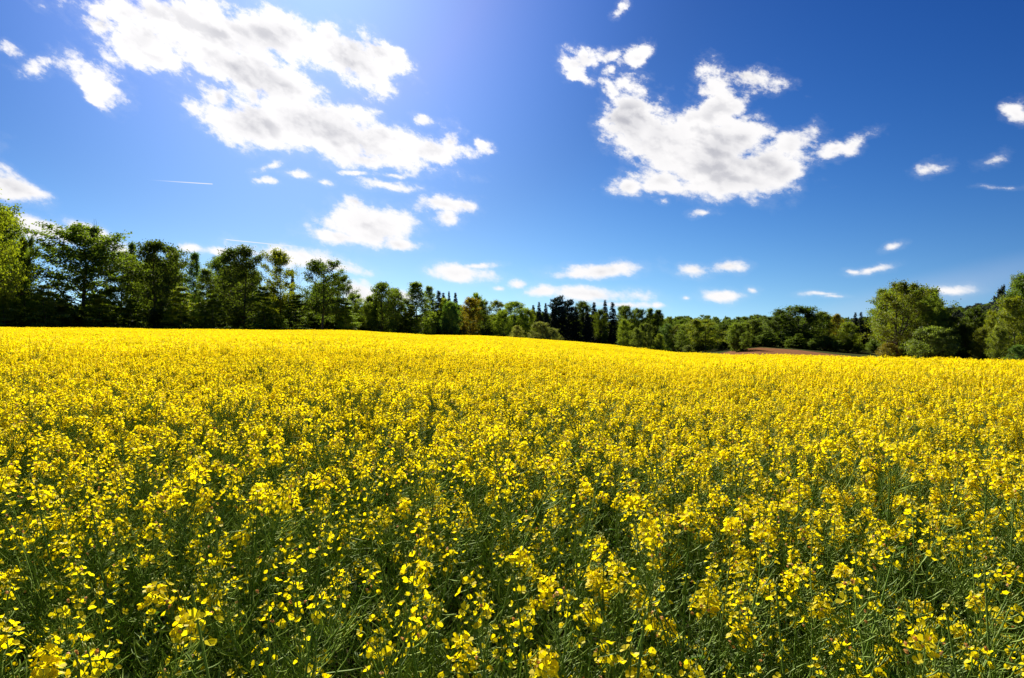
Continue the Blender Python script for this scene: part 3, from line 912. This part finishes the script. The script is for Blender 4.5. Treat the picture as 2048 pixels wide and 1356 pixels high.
for q in range(2): kind('oak', grow_broadleaf(11 + q, oval(0.36, 0.10, 0.48, 0.5, 0.8), t0=0.16, n1=54, n2=8, n3=3, per=8, leaf=0.021, up=0.75, trunk_r=0.022, forks=2, jit=0.35, clump=0.026, lobes=0.4), M_LEAF, 0.76)
for q in range(2): kind('beech', grow_broadleaf(21 + q, oval(0.37, 0.15, 0.60, 0.6, 0.6), t0=0.20, n1=64, n2=10, n3=3, per=11, leaf=0.022, up=0.85, layered=0.45, trunk_r=0.018, jit=0.3, clump=0.024, lobes=0.4), M_LEAF, 0.78)
for q in range(3): kind('dense', grow_broadleaf(31 + q, oval(0.27, 0.05, 0.55, 0.5, 0.75), t0=0.10, n1=58, n2=8, n3=3, per=9, leaf=0.021, up=0.9, trunk_r=0.016, forks=1, jit=0.25, clump=0.028, lobes=0.5), M_LEAF, 0.58)
for q in range(2): kind('open', grow_broadleaf(41 + q, oval(0.22, 0.25, 0.68, 0.5, 0.5), t0=0.26, n1=46, n2=8, n3=3, per=12, leaf=0.019, up=1.0, trunk_r=0.012, forks=1, jit=0.4, clump=0.024, gap=0.12, lobes=0.6), M_LEAF, 0.50)
for q in range(2): kind('birch', grow_broadleaf(51 + q, oval(0.14, 0.12, 0.45, 0.25, 0.7), t0=0.14, n1=50, n2=7, n3=3, per=10, leaf=0.016, up=1.0, droop=0.55, trunk_r=0.009, jit=0.35, clump=0.020), M_LEAF, 0.32)
for q in range(2): kind('sapling', grow_broadleaf(61 + q, oval(0.26, 0.02, 0.30, 0.2, 0.8), t0=0.06, n1=38, n2=9, n3=3, per=10, leaf=0.024, up=0.4, layered=0.6, trunk_r=0.008, jit=0.45, clump=0.024), M_LEAF, 0.52)
for q in range(2): kind('round', grow_broadleaf(71 + q, oval(0.46, -0.05, 0.42, 0.5, 0.85), t0=0.04, n1=56, n2=8, n3=3, per=9, leaf=0.030, up=0.8, trunk_r=0.02, forks=3, jit=0.25, clump=0.038, lobes=0.45), M_LEAF, 0.98)
kind('bare', grow_broadleaf(81, oval(0.17, 0.2, 0.65, 0.4, 0.5), t0=0.30, n1=24, n2=6, n3=2, per=1.1, leaf=0.014, up=1.3, trunk_r=0.010, forks=1, jit=0.4), M_LEAF, 0.36)
for q in range(3): kind('spruce', grow_conifer(91 + q, width=0.17 + 0.02 * q), M_NEEDLE, 0.36)
for q in range(2): kind('pine', grow_conifer(96 + q, width=0.20, t0=0.36, whorls=20, droop=-0.2, dens=2.6, pine=True, leaf=0.028), M_NEEDLE, 0.42)

COL = dict(dark=(0.62, 0.68, 0.65), mid=(0.95, 0.95, 0.9), light=(1.35, 1.35, 1.1), bright=(1.5, 1.45, 0.95), olive=(1.05, 0.95, 0.55), brown=(1.75, 1.0, 0.6), blue=(0.85, 1.05, 1.5),
           grey=(1.35, 1.3, 1.9), yel=(1.6, 1.4, 0.7), tan=(1.8, 1.45, 3.2), con=(1, 1, 1), con2=(1.3, 1.5, 1.5))

# photo x, photo y of the top, crown width in photo px, depth, kind, colour, name, label
TREES = [
 (-28, 376, 140, 92, 'oak', 'yel', 'oak_tree', 'tall olive-green tree cut off by the picture edge, taller than all others at the wood'),
 (59, 474, 42, 104, 'dense', 'mid', 'slender_tree', 'slender dark-crowned tree directly beside the tall tree at the picture edge'),
 (30, 500, 66, 102, 'open', 'light', 'young_tree', 'thin-crowned lighter tree under the branches of the edge-most tall tree'),
 (160, 454, 168, 110, 'beech', 'mid', 'beech_tree', 'broad spreading dark beech with layered boughs and bare twigs on its top'),
 (240, 505, 62, 118, 'beech', 'light', 'beech_tree', 'lighter layered tree filling the gap right of the broad spreading beech'),
 (266, 488, 30, 128, 'birch', 'blue', 'birch_tree', 'thin bluish treetop rising behind the left shoulder of the big oval tree'),
 (308, 485, 118, 116, 'dense', 'dark', 'broadleaf_tree', 'big dark oval tree between the spreading beech and the small birches'),
 (345, 500, 40, 126, 'birch', 'mid', 'birch_tree', 'narrow feathery tree at the right shoulder of the big dark oval tree'),
 (388, 508, 36, 122, 'birch', 'blue', 'birch_tree', 'pointed bluish birch standing alone against the sky in a dip of the wood'),
 (412, 540, 46, 118, 'birch', 'light', 'birch_tree', 'light green birch with hanging twigs just right of the pointed bluish birch'),
 (440, 512, 70, 132, 'open', 'mid', 'broadleaf_tree', 'rounded tree behind the dense dark one, left of its crown'),
 (488, 496, 98, 118, 'dense', 'dark', 'broadleaf_tree', 'dense dark tree with a lumpy flat top, right of the birches'),
 (560, 504, 64, 124, 'open', 'yel', 'broadleaf_tree', 'tall yellow-green tree with an airy crown beside the dense dark tree'),
 (600, 528, 32, 134, 'bare', 'grey', 'bare_tree', 'nearly leafless pale tree standing between the airy and the dark rounded tree'),
 (584, 538, 22, 136, 'spruce', 'con', 'spruce_tree', 'single narrow spruce showing through the gap beside the nearly bare tree'),
 (642, 522, 94, 120, 'oak', 'dark', 'oak_tree', 'dark oak with an open branching crown, last tall tree before the wood drops'),
 (678, 552, 56, 126, 'open', 'mid', 'broadleaf_tree', 'lower tree leaning out from the right side of the dark open oak'),
 (716, 588, 44, 140, 'dense', 'light', 'broadleaf_tree', 'light bushy tree low in the gap right of the dark open oak'),
 (712, 584, 12, 150, 'spruce', 'con2', 'conifer_tree', 'tiny pale conifer tip poking out of the low gap in the wood'),
 (738, 594, 44, 138, 'round', 'mid', 'broadleaf_tree', 'low rounded tree pressed against the left of the twin-topped broad tree'),
 (764, 566, 72, 136, 'dense', 'mid', 'broadleaf_tree', 'broad bushy tree with a rounded point, first high one after the gap'),
 (790, 578, 50, 142, 'dense', 'dark', 'broadleaf_tree', 'dark tree joined to the right side of the broad bushy tree'),
 (806, 600, 36, 146, 'open', 'dark', 'broadleaf_tree', 'small dark thin-topped tree in the notch before the pale fluttery tree'),
 (834, 566, 56, 150, 'birch', 'light', 'aspen_tree', 'pale fluttery tall tree standing just before the dark spruces begin'),
 (822, 612, 44, 144, 'sapling', 'bright', 'young_tree', 'bright green low tree at the foot of the pale fluttery tree'),
 (858, 574, 32, 166, 'birch', 'grey', 'birch_tree', 'greyish narrow treetop leaning on the first dark spruce'),
 (876, 580, 44, 168, 'spruce', 'con', 'spruce_tree', 'broad near-black spruce, first of the conifers beyond the pale tree'),
 (888, 584, 24, 178, 'spruce', 'con', 'spruce_tree', 'thin spruce spike right beside the broad near-black spruce'),
 (897, 582, 22, 182, 'spruce', 'con', 'spruce_tree', 'middle spike of the three spruces above the yellowish tree'),
 (911, 584, 30, 180, 'spruce', 'con', 'spruce_tree', 'last spruce spike before the brownish rounded tree'),
 (888, 597, 34, 164, 'dense', 'yel', 'broadleaf_tree', 'yellowish-green tree in front of the three spruce spikes'),
 (903, 604, 44, 160, 'round', 'blue', 'broadleaf_tree', 'bluish-green leafy tree in front of the last spruce spike'),
 (856, 622, 34, 156, 'dense', 'light', 'broadleaf_tree', 'low light-green tree before the foot of the broad black spruce'),
 (940, 596, 52, 172, 'dense', 'brown', 'broadleaf_tree', 'brownish rounded tree with fresh bronze leaves'),
 (952, 586, 36, 190, 'open', 'light', 'broadleaf_tree', 'light thin crown rising behind the brownish rounded tree'),
 (972, 602, 52, 178, 'dense', 'mid', 'broadleaf_tree', 'mid-green tree right of the brownish rounded tree'),
 (999, 602, 40, 190, 'open', 'olive', 'broadleaf_tree', 'small olive crown in the dip between the mid-green and the bright tree'),
 (1030, 604, 72, 184, 'dense', 'bright', 'birch_tree', 'wide bright green rounded crown left of the spruce group'),
 (1008, 622, 44, 176, 'round', 'light', 'broadleaf_tree', 'low light crown at the front left of the wide bright one'),
 (1054, 618, 36, 186, 'round', 'bright', 'broadleaf_tree', 'bright leafy tree touching the first spruce of the dark group'),
 (1068, 609, 26, 196, 'spruce', 'con', 'spruce_tree', 'first spruce of the dark group, beside the bright leafy tree'),
 (1079, 603, 28, 198, 'spruce', 'con', 'spruce_tree', 'second spruce of the dark group, slightly taller than the first'),
 (1092, 605, 28, 200, 'spruce', 'con', 'spruce_tree', 'third spruce of the dark group, behind the pale bush'),
 (1116, 595, 44, 204, 'pine', 'con2', 'pine_tree', 'tallest of the dark group, a ragged pine with a tufted tip'),
 (1108, 612, 34, 200, 'spruce', 'con', 'spruce_tree', 'dark spruce below the tufted tip of the tallest pine'),
 (1138, 601, 34, 208, 'pine', 'con', 'pine_tree', 'second ragged pine, right of the tallest one'),
 (1128, 618, 34, 202, 'spruce', 'con', 'spruce_tree', 'spruce standing between the two ragged pines'),
 (1150, 612, 32, 204, 'spruce', 'con', 'spruce_tree', 'dark spruce at the foot of the second ragged pine'),
 (1166, 604, 60, 216, 'dense', 'mid', 'broadleaf_tree', 'green leafy crown showing between the conifers of the dark group'),
 (1189, 603, 34, 206, 'spruce', 'con', 'spruce_tree', 'sharp dark spruce right of the leafy crown among the conifers'),
 (1210, 599, 32, 210, 'spruce', 'con', 'spruce_tree', 'left one of the two tall spruces ending the dark group'),
 (1224, 603, 40, 206, 'spruce', 'con', 'spruce_tree', 'broader one of the two tall spruces ending the dark group'),
 (1204, 620, 40, 200, 'dense', 'olive', 'broadleaf_tree', 'dull olive tree in front of the two tall spruces'),
 (1176, 622, 36, 198, 'spruce', 'con', 'spruce_tree', 'lower spruce before the leafy crown of the dark group'),
 (1252, 613, 54, 210, 'dense', 'mid', 'broadleaf_tree', 'rounded mid-green tree next to the broad last spruce'),
 (1240, 612, 24, 222, 'open', 'light', 'broadleaf_tree', 'light treetop squeezed between the last spruce and the rounded green tree'),
 (1276, 618, 40, 214, 'dense', 'dark', 'broadleaf_tree', 'darker crown right of the rounded mid-green tree'),
 (1300, 618, 30, 212, 'birch', 'light', 'poplar_tree', 'left poplar-like tree of the pointed pair before the low forest'),
 (1317, 621, 34, 210, 'birch', 'mid', 'poplar_tree', 'right poplar-like tree of the pointed pair before the low forest'),
 (1246, 639, 34, 170, 'dense', 'bright', 'young_tree', 'bright green pear-shaped tree standing forward at the yellow crest'),
 (1272, 656, 30, 176, 'round', 'grey', 'willow_bush', 'greyish bush right of the bright pear-shaped tree'),
 (1292, 647, 34, 178, 'round', 'grey', 'willow_tree', 'grey-green rounded willow behind the yellow crest'),
 (1318, 668, 24, 172, 'round', 'bright', 'green_bush', 'small bright bush right of the grey-green willow'),
 (1334, 648, 40, 190, 'dense', 'blue', 'broadleaf_tree', 'blue-green tree behind the grey-green willow'),
 (1356, 652, 44, 186, 'dense', 'olive', 'broadleaf_tree', 'olive tree left of the large bright tree at the field end'),
 (1410, 639, 74, 168, 'dense', 'yel', 'broadleaf_tree', 'large bright yellow-green tree standing out before the dark wood'),
 (1376, 690, 24, 160, 'round', 'grey', 'pale_bush', 'small pale bush at the foot of the large bright tree'),
 (1452, 648, 46, 182, 'dense', 'dark', 'broadleaf_tree', 'dark tree right of the large bright yellow-green tree'),
 (1478, 654, 40, 186, 'round', 'olive', 'broadleaf_tree', 'dull olive crown above the end of the brown field'),
 (1508, 641, 56, 188, 'dense', 'mid', 'broadleaf_tree', 'green rounded tree over the highest point of the brown field'),
 (1540, 634, 48, 192, 'dense', 'dark', 'broadleaf_tree', 'dark tree leading up to the massive dark crown'),
 (1560, 622, 44, 200, 'dense', 'mid', 'broadleaf_tree', 'crown at the left shoulder of the massive dark tree'),
 (1594, 613, 100, 192, 'round', 'dark', 'broadleaf_tree', 'massive dark rounded tree behind the brown field'),
 (1645, 624, 62, 198, 'dense', 'light', 'broadleaf_tree', 'lighter spreading tree right of the massive dark tree'),
 (1674, 629, 36, 204, 'round', 'brown', 'broadleaf_tree', 'reddish-brown low crown between lighter tree and dark spruces'),
 (1694, 645, 48, 184, 'round', 'bright', 'broadleaf_tree', 'small round bright-topped tree standing before the dark spruces'),
 (1712, 624, 28, 206, 'spruce', 'con', 'spruce_tree', 'left spruce of the pair beside the great lone oak'),
 (1723, 623, 28, 208, 'spruce', 'con', 'spruce_tree', 'right spruce of the pair beside the great lone oak'),
 (1736, 632, 28, 206, 'spruce', 'con', 'spruce_tree', 'low spruce half hidden by the great lone oak'),
 (1795, 566, 114, 140, 'oak', 'olive', 'oak_tree', 'great lone oak with a domed crown at the end of the brown field'),
 (1775, 686, 48, 134, 'round', 'brown', 'brown_bush', 'yellow-brown bush at the foot of the great lone oak'),
 (1872, 654, 92, 126, 'round', 'grey', 'willow_bush', 'large grey-green rounded bush right of the great lone oak'),
 (1908, 634, 62, 160, 'round', 'olive', 'broadleaf_tree', 'olive-brown twiggy tree behind the large grey-green bush'),
 (1880, 640, 44, 172, 'dense', 'light', 'broadleaf_tree', 'pale low crown between the lone oak and the olive-brown tree'),
 (1950, 616, 52, 158, 'dense', 'dark', 'broadleaf_tree', 'dark rounded tree below the wooded hill'),
 (1930, 646, 44, 146, 'round', 'mid', 'broadleaf_tree', 'mid-green low crown at the foot of the dark rounded tree'),
 (1962, 656, 42, 124, 'dense', 'olive', 'broadleaf_tree', 'yellow-olive bushy tree before the dark rounded tree'),
 (1985, 622, 46, 132, 'dense', 'yel', 'broadleaf_tree', 'yellow-green tree under the lone dark pine'),
 (2002, 577, 26, 150, 'pine', 'con', 'pine_tree', 'lone dark pine sticking up above the yellow-green trees'),
 (2034, 552, 50, 128, 'open', 'grey', 'broadleaf_tree', 'tall thin-leaved tree with a see-through crown at the picture edge'),
 (2062, 548, 90, 118, 'dense', 'dark', 'broadleaf_tree', 'dark tall tree cut off by the picture edge'),
 (2028, 596, 66, 116, 'dense', 'yel', 'broadleaf_tree', 'wide yellow-green tree in front of the see-through tree'),
 (1998, 654, 46, 112, 'round', 'bright', 'broadleaf_tree', 'bright low bushy tree at the field edge under the wide yellow-green tree'),
 (2040, 690, 44, 98, 'round', 'blue', 'green_bush', 'low blue-green bush in the corner where crop and trees meet'),
 (1033, 651, 30, 146, 'round', 'tan', 'apple_tree', 'small grey round-headed fruit tree standing in the yellow crest'),
 (1082, 644, 46, 140, 'round', 'tan', 'pale_bush', 'pale tan-green bush with a peaked top on the yellow crest'),
 (1105, 656, 36, 141, 'round', 'tan', 'pale_bush', 'lower tan bush joined to the right of the peaked bush'),
 # young layered beeches along the left edge of the wood
 (14, 590, 64, 92, 'sapling', 'light', 'young_beech', 'young layered beech nearest the picture edge at the wood margin'),
 (52, 560, 60, 96, 'sapling', 'bright', 'young_beech', 'young layered beech below the slender dark-crowned tree'),
 (92, 572, 66, 94, 'sapling', 'light', 'young_beech', 'pale young beech just left of the spreading beech trunk'),
 (126, 600, 50, 98, 'sapling', 'mid', 'young_beech', 'small young beech close against the spreading beech trunk'),
 (205, 590, 70, 102, 'sapling', 'light', 'young_beech', 'young layered beech right of the spreading beech trunk'),
 (262, 600, 60, 106, 'sapling', 'mid', 'young_beech', 'young beech before the gap left of the dark oval tree'),
 (362, 576, 66, 108, 'sapling', 'yel', 'young_tree', 'yellow-green understory tree right of the dark oval tree trunk'),
 (428, 590, 60, 110, 'sapling', 'mid', 'young_tree', 'understory tree below the light hanging birch'),
 (530, 575, 64, 114, 'sapling', 'light', 'young_tree', 'understory tree between the dense dark tree and the airy one'),
 (590, 590, 60, 116, 'sapling', 'mid', 'young_tree', 'understory tree at the feet of the nearly bare tree'),
 (690, 606, 56, 124, 'sapling', 'light', 'young_tree', 'understory tree at the wood margin right of the dark open oak'),
]
GROUPS = {'sapling': 'young trees along the margin of the wood', 'spruce': 'spruces in the wood', 'pine': 'pines in the wood', 'birch': 'birches and slender trees in the wood',
          'oak': 'large broadleaf trees', 'beech': 'large broadleaf trees'}
CAT = {'spruce': 'spruce', 'pine': 'pine', 'bare': 'bare tree'}
rngt = np.random.default_rng(77)
kc = {}
for (px, top, wpx, Y, kd, colr, nm, lbl) in TREES:
    X, Yw, z = P3(px, Y)
    zt_ = EYE + (CY - top) / FPX * Y
    h = (zt_ - z) * 1.02
    vs = KINDS[kd]; kc[kd] = kc.get(kd, -1) + 1
    tme, cme, wd = vs[kc[kd] % len(vs)][:3]
    w_ = wpx / FPX * Y * (1.12 if px < 900 and kd != 'sapling' else 1.0)
    root = bpy.data.objects.new(nm, None); col.objects.link(root)
    root.location = (X, Yw, z - 0.1); root.rotation_euler = (0, 0, rngt.uniform(0, 6.28))
    root.scale = (w_ / wd, w_ / wd, h)
    cat = 'bush' if 'bush' in nm else CAT.get(kd, 'tree')
    setp(root, lbl, cat, 'bushes at the field edge' if cat == 'bush' else GROUPS.get(kd, 'broadleaf trees at the wood edge'))
    link('trunk', tme, root)
    c_ = link('crown', cme, root)
    jc = np.array(COL[colr]) * (0.86 if px > 1700 else 0.8 if px > 1060 else 1.0) * rngt.uniform(0.9, 1.1) * rngt.uniform(0.95, 1.05, 3)
    c_.color = (*jc, 1)

# bare twigs on top of the spreading beech
X, Yw, z = P3(183, 110)
bt = MB()
for k_ in range(4):
    b0 = np.array([rngt.normal(0, 0.5), 0, -1.5]); tube(bt, curve(b0, (rngt.normal(0, .2), 0, 1), (rngt.normal(0, .6), 0, 1), rngt.uniform(2.2, 3.4), 5, rngt, 0.12), np.linspace(0.05, 0.012, 6), 4)
tw = link('dead_branch', bt.mesh('dead_branch', [M_BARK]))
beech = [o for o in bpy.data.objects if o.get('label', '').startswith('broad spreading dark beech')][0]
bpy.context.view_layer.update()
tw.parent = beech
tw.matrix_parent_inverse = beech.matrix_world.inverted()
tw.location = (X, Yw, EYE + (CY - 458) / FPX * 110)

# ---- the depth of the wood: one mass of trees nobody could count
wood_names = ['dense', 'open', 'oak', 'birch', 'round', 'beech', 'spruce', 'pine', 'sapling']
wm, widx = [], {}
for nme in wood_names:
    for v_ in KINDS[nme][:2]:
        m_ = MB(); m_.merge(v_[3], {0: 0}); m_.merge(v_[4], {0: 1})
        widx.setdefault(nme, []).append(len(wm)); wm.append(m_.mesh('wood_tree_' + nme, [M_BARK, v_[5]]))
LINE = np.array([[t_[0], t_[3]] for t_ in TREES if t_[4] != 'sapling' and t_[1] < 650 or t_[0] in (1246,)])
LINE = LINE[np.argsort(LINE[:, 0])]


def wood(name, label, items, tint=(0.9, 0.95, 0.85)):
    pos, rot, scl, idx = [], [], [], []
    for (x, y, h, w, nme) in items:
        pos.append((x, y, float(ground(x, y)) - 0.15)); rot.append((0, 0, rngt.uniform(0, 6.28)))
        v_ = KINDS[nme][0][2]
        scl.append((w / v_, w / v_, h)); idx.append(widx[nme][rngt.integers(len(widx[nme]))])
    o = scatter(name, pos, rot, scl, idx, wm, kind='stuff', label=label, category='wood')
    o.color = (*tint, 1)
    return o


# behind the first row; tops kept a little under the row's own
rowx = np.array([t_[0] for t_ in TREES if t_[1] < 640]); rowt = np.array([t_[1] for t_ in TREES if t_[1] < 640]); rowY = np.array([t_[3] for t_ in TREES if t_[1] < 640])
o_ = np.argsort(rowx); rowx, rowt, rowY = rowx[o_], rowt[o_], rowY[o_]
items = []
for k_ in range(2100):
    px = rngt.uniform(-500, 2560)
    near_ = np.abs(rowx - px) < 45
    if near_.any(): top = np.max(rowt[near_]); Y0 = np.median(rowY[near_])
    else: top = 520 if px < 0 else 590; Y0 = 120 if px < 0 else 130
    back = rngt.uniform(6, 75)
    if 1340 < px < 1760: top = max(top, 640)
    Y = Y0 + back
    zt_ = EYE + (CY - (top + rngt.uniform(2, 34) + (6 if px < 700 else 2))) / FPX * Y
    X = (px - CX) / FPX * Y
    h = min(zt_ - float(ground(X, Y)), 24)
    if h < 4: continue
    dk = 1055 < px < 1235
    nme = rngt.choice(['spruce', 'spruce', 'dense', 'pine'] if dk else ['dense', 'dense', 'open', 'birch', 'round', 'oak', 'spruce'])
    items.append((X, Y, h, h * {'spruce': 0.34, 'pine': 0.3, 'dense': 0.58, 'open': 0.5, 'birch': 0.36, 'round': 0.8, 'oak': 0.72}[nme], nme))
wood('woodland', 'shaded depth of the wood behind its first row of trees', items, (1.05, 1.05, 0.9))

# dark undergrowth along the margin
items = []
for k_ in range(520):
    px = rngt.uniform(-300, 2400)
    Y0 = np.interp(px, rowx, rowY)
    Y = Y0 + rngt.uniform(2, 14)
    if 1000 < px < 1140: Y = max(Y, 185)
    if 1440 < px < 1780: Y = rngt.uniform(178, 192)
    X = (px - CX) / FPX * Y
    h = rngt.uniform(2.2, 6.0) if not 1440 < px < 1760 else rngt.uniform(2, 4.5)
    items.append((X, Y, h, h * rngt.uniform(0.9, 1.4), rngt.choice(['round', 'round', 'sapling'])))
wood('undergrowth', 'dark shrubs and saplings filling the foot of the wood', items, (0.95, 1.0, 0.85))

# far wooded slopes
items = []
for k_ in range(2600):
    px = rngt.uniform(1180, 2500); Y = rngt.uniform(250, 620)
    X = (px - CX) / FPX * Y
    g0 = float(ground(X, Y))
    ridge = np.interp(px, [1180, 1330, 1560, 1750, 1860, 1880, 1960, 2048, 2500], [640, 631, 628, 632, 618, 616, 606, 596, 590])
    top = ridge + (620 - Y) / 370 * 28 + rngt.uniform(-1, 7)
    h = (EYE + (CY - top) / FPX * Y) - g0
    h = min(max(h, 7), 26)
    con = rngt.uniform() < (0.75 if (px > 1860 or (Y > 520 and 1420 < px < 1560)) else 0.22)
    nme = 'spruce' if con and px < 1700 else ('pine' if con else rngt.choice(['dense', 'dense', 'oak', 'open']))
    items.append((X, Y, h, h * {'spruce': 0.32, 'pine': 0.5, 'dense': 0.6, 'open': 0.5, 'oak': 0.75}[nme], nme))
wood('forest', 'far forest covering the low ridge and the hill', items, (0.85, 0.9, 0.85))
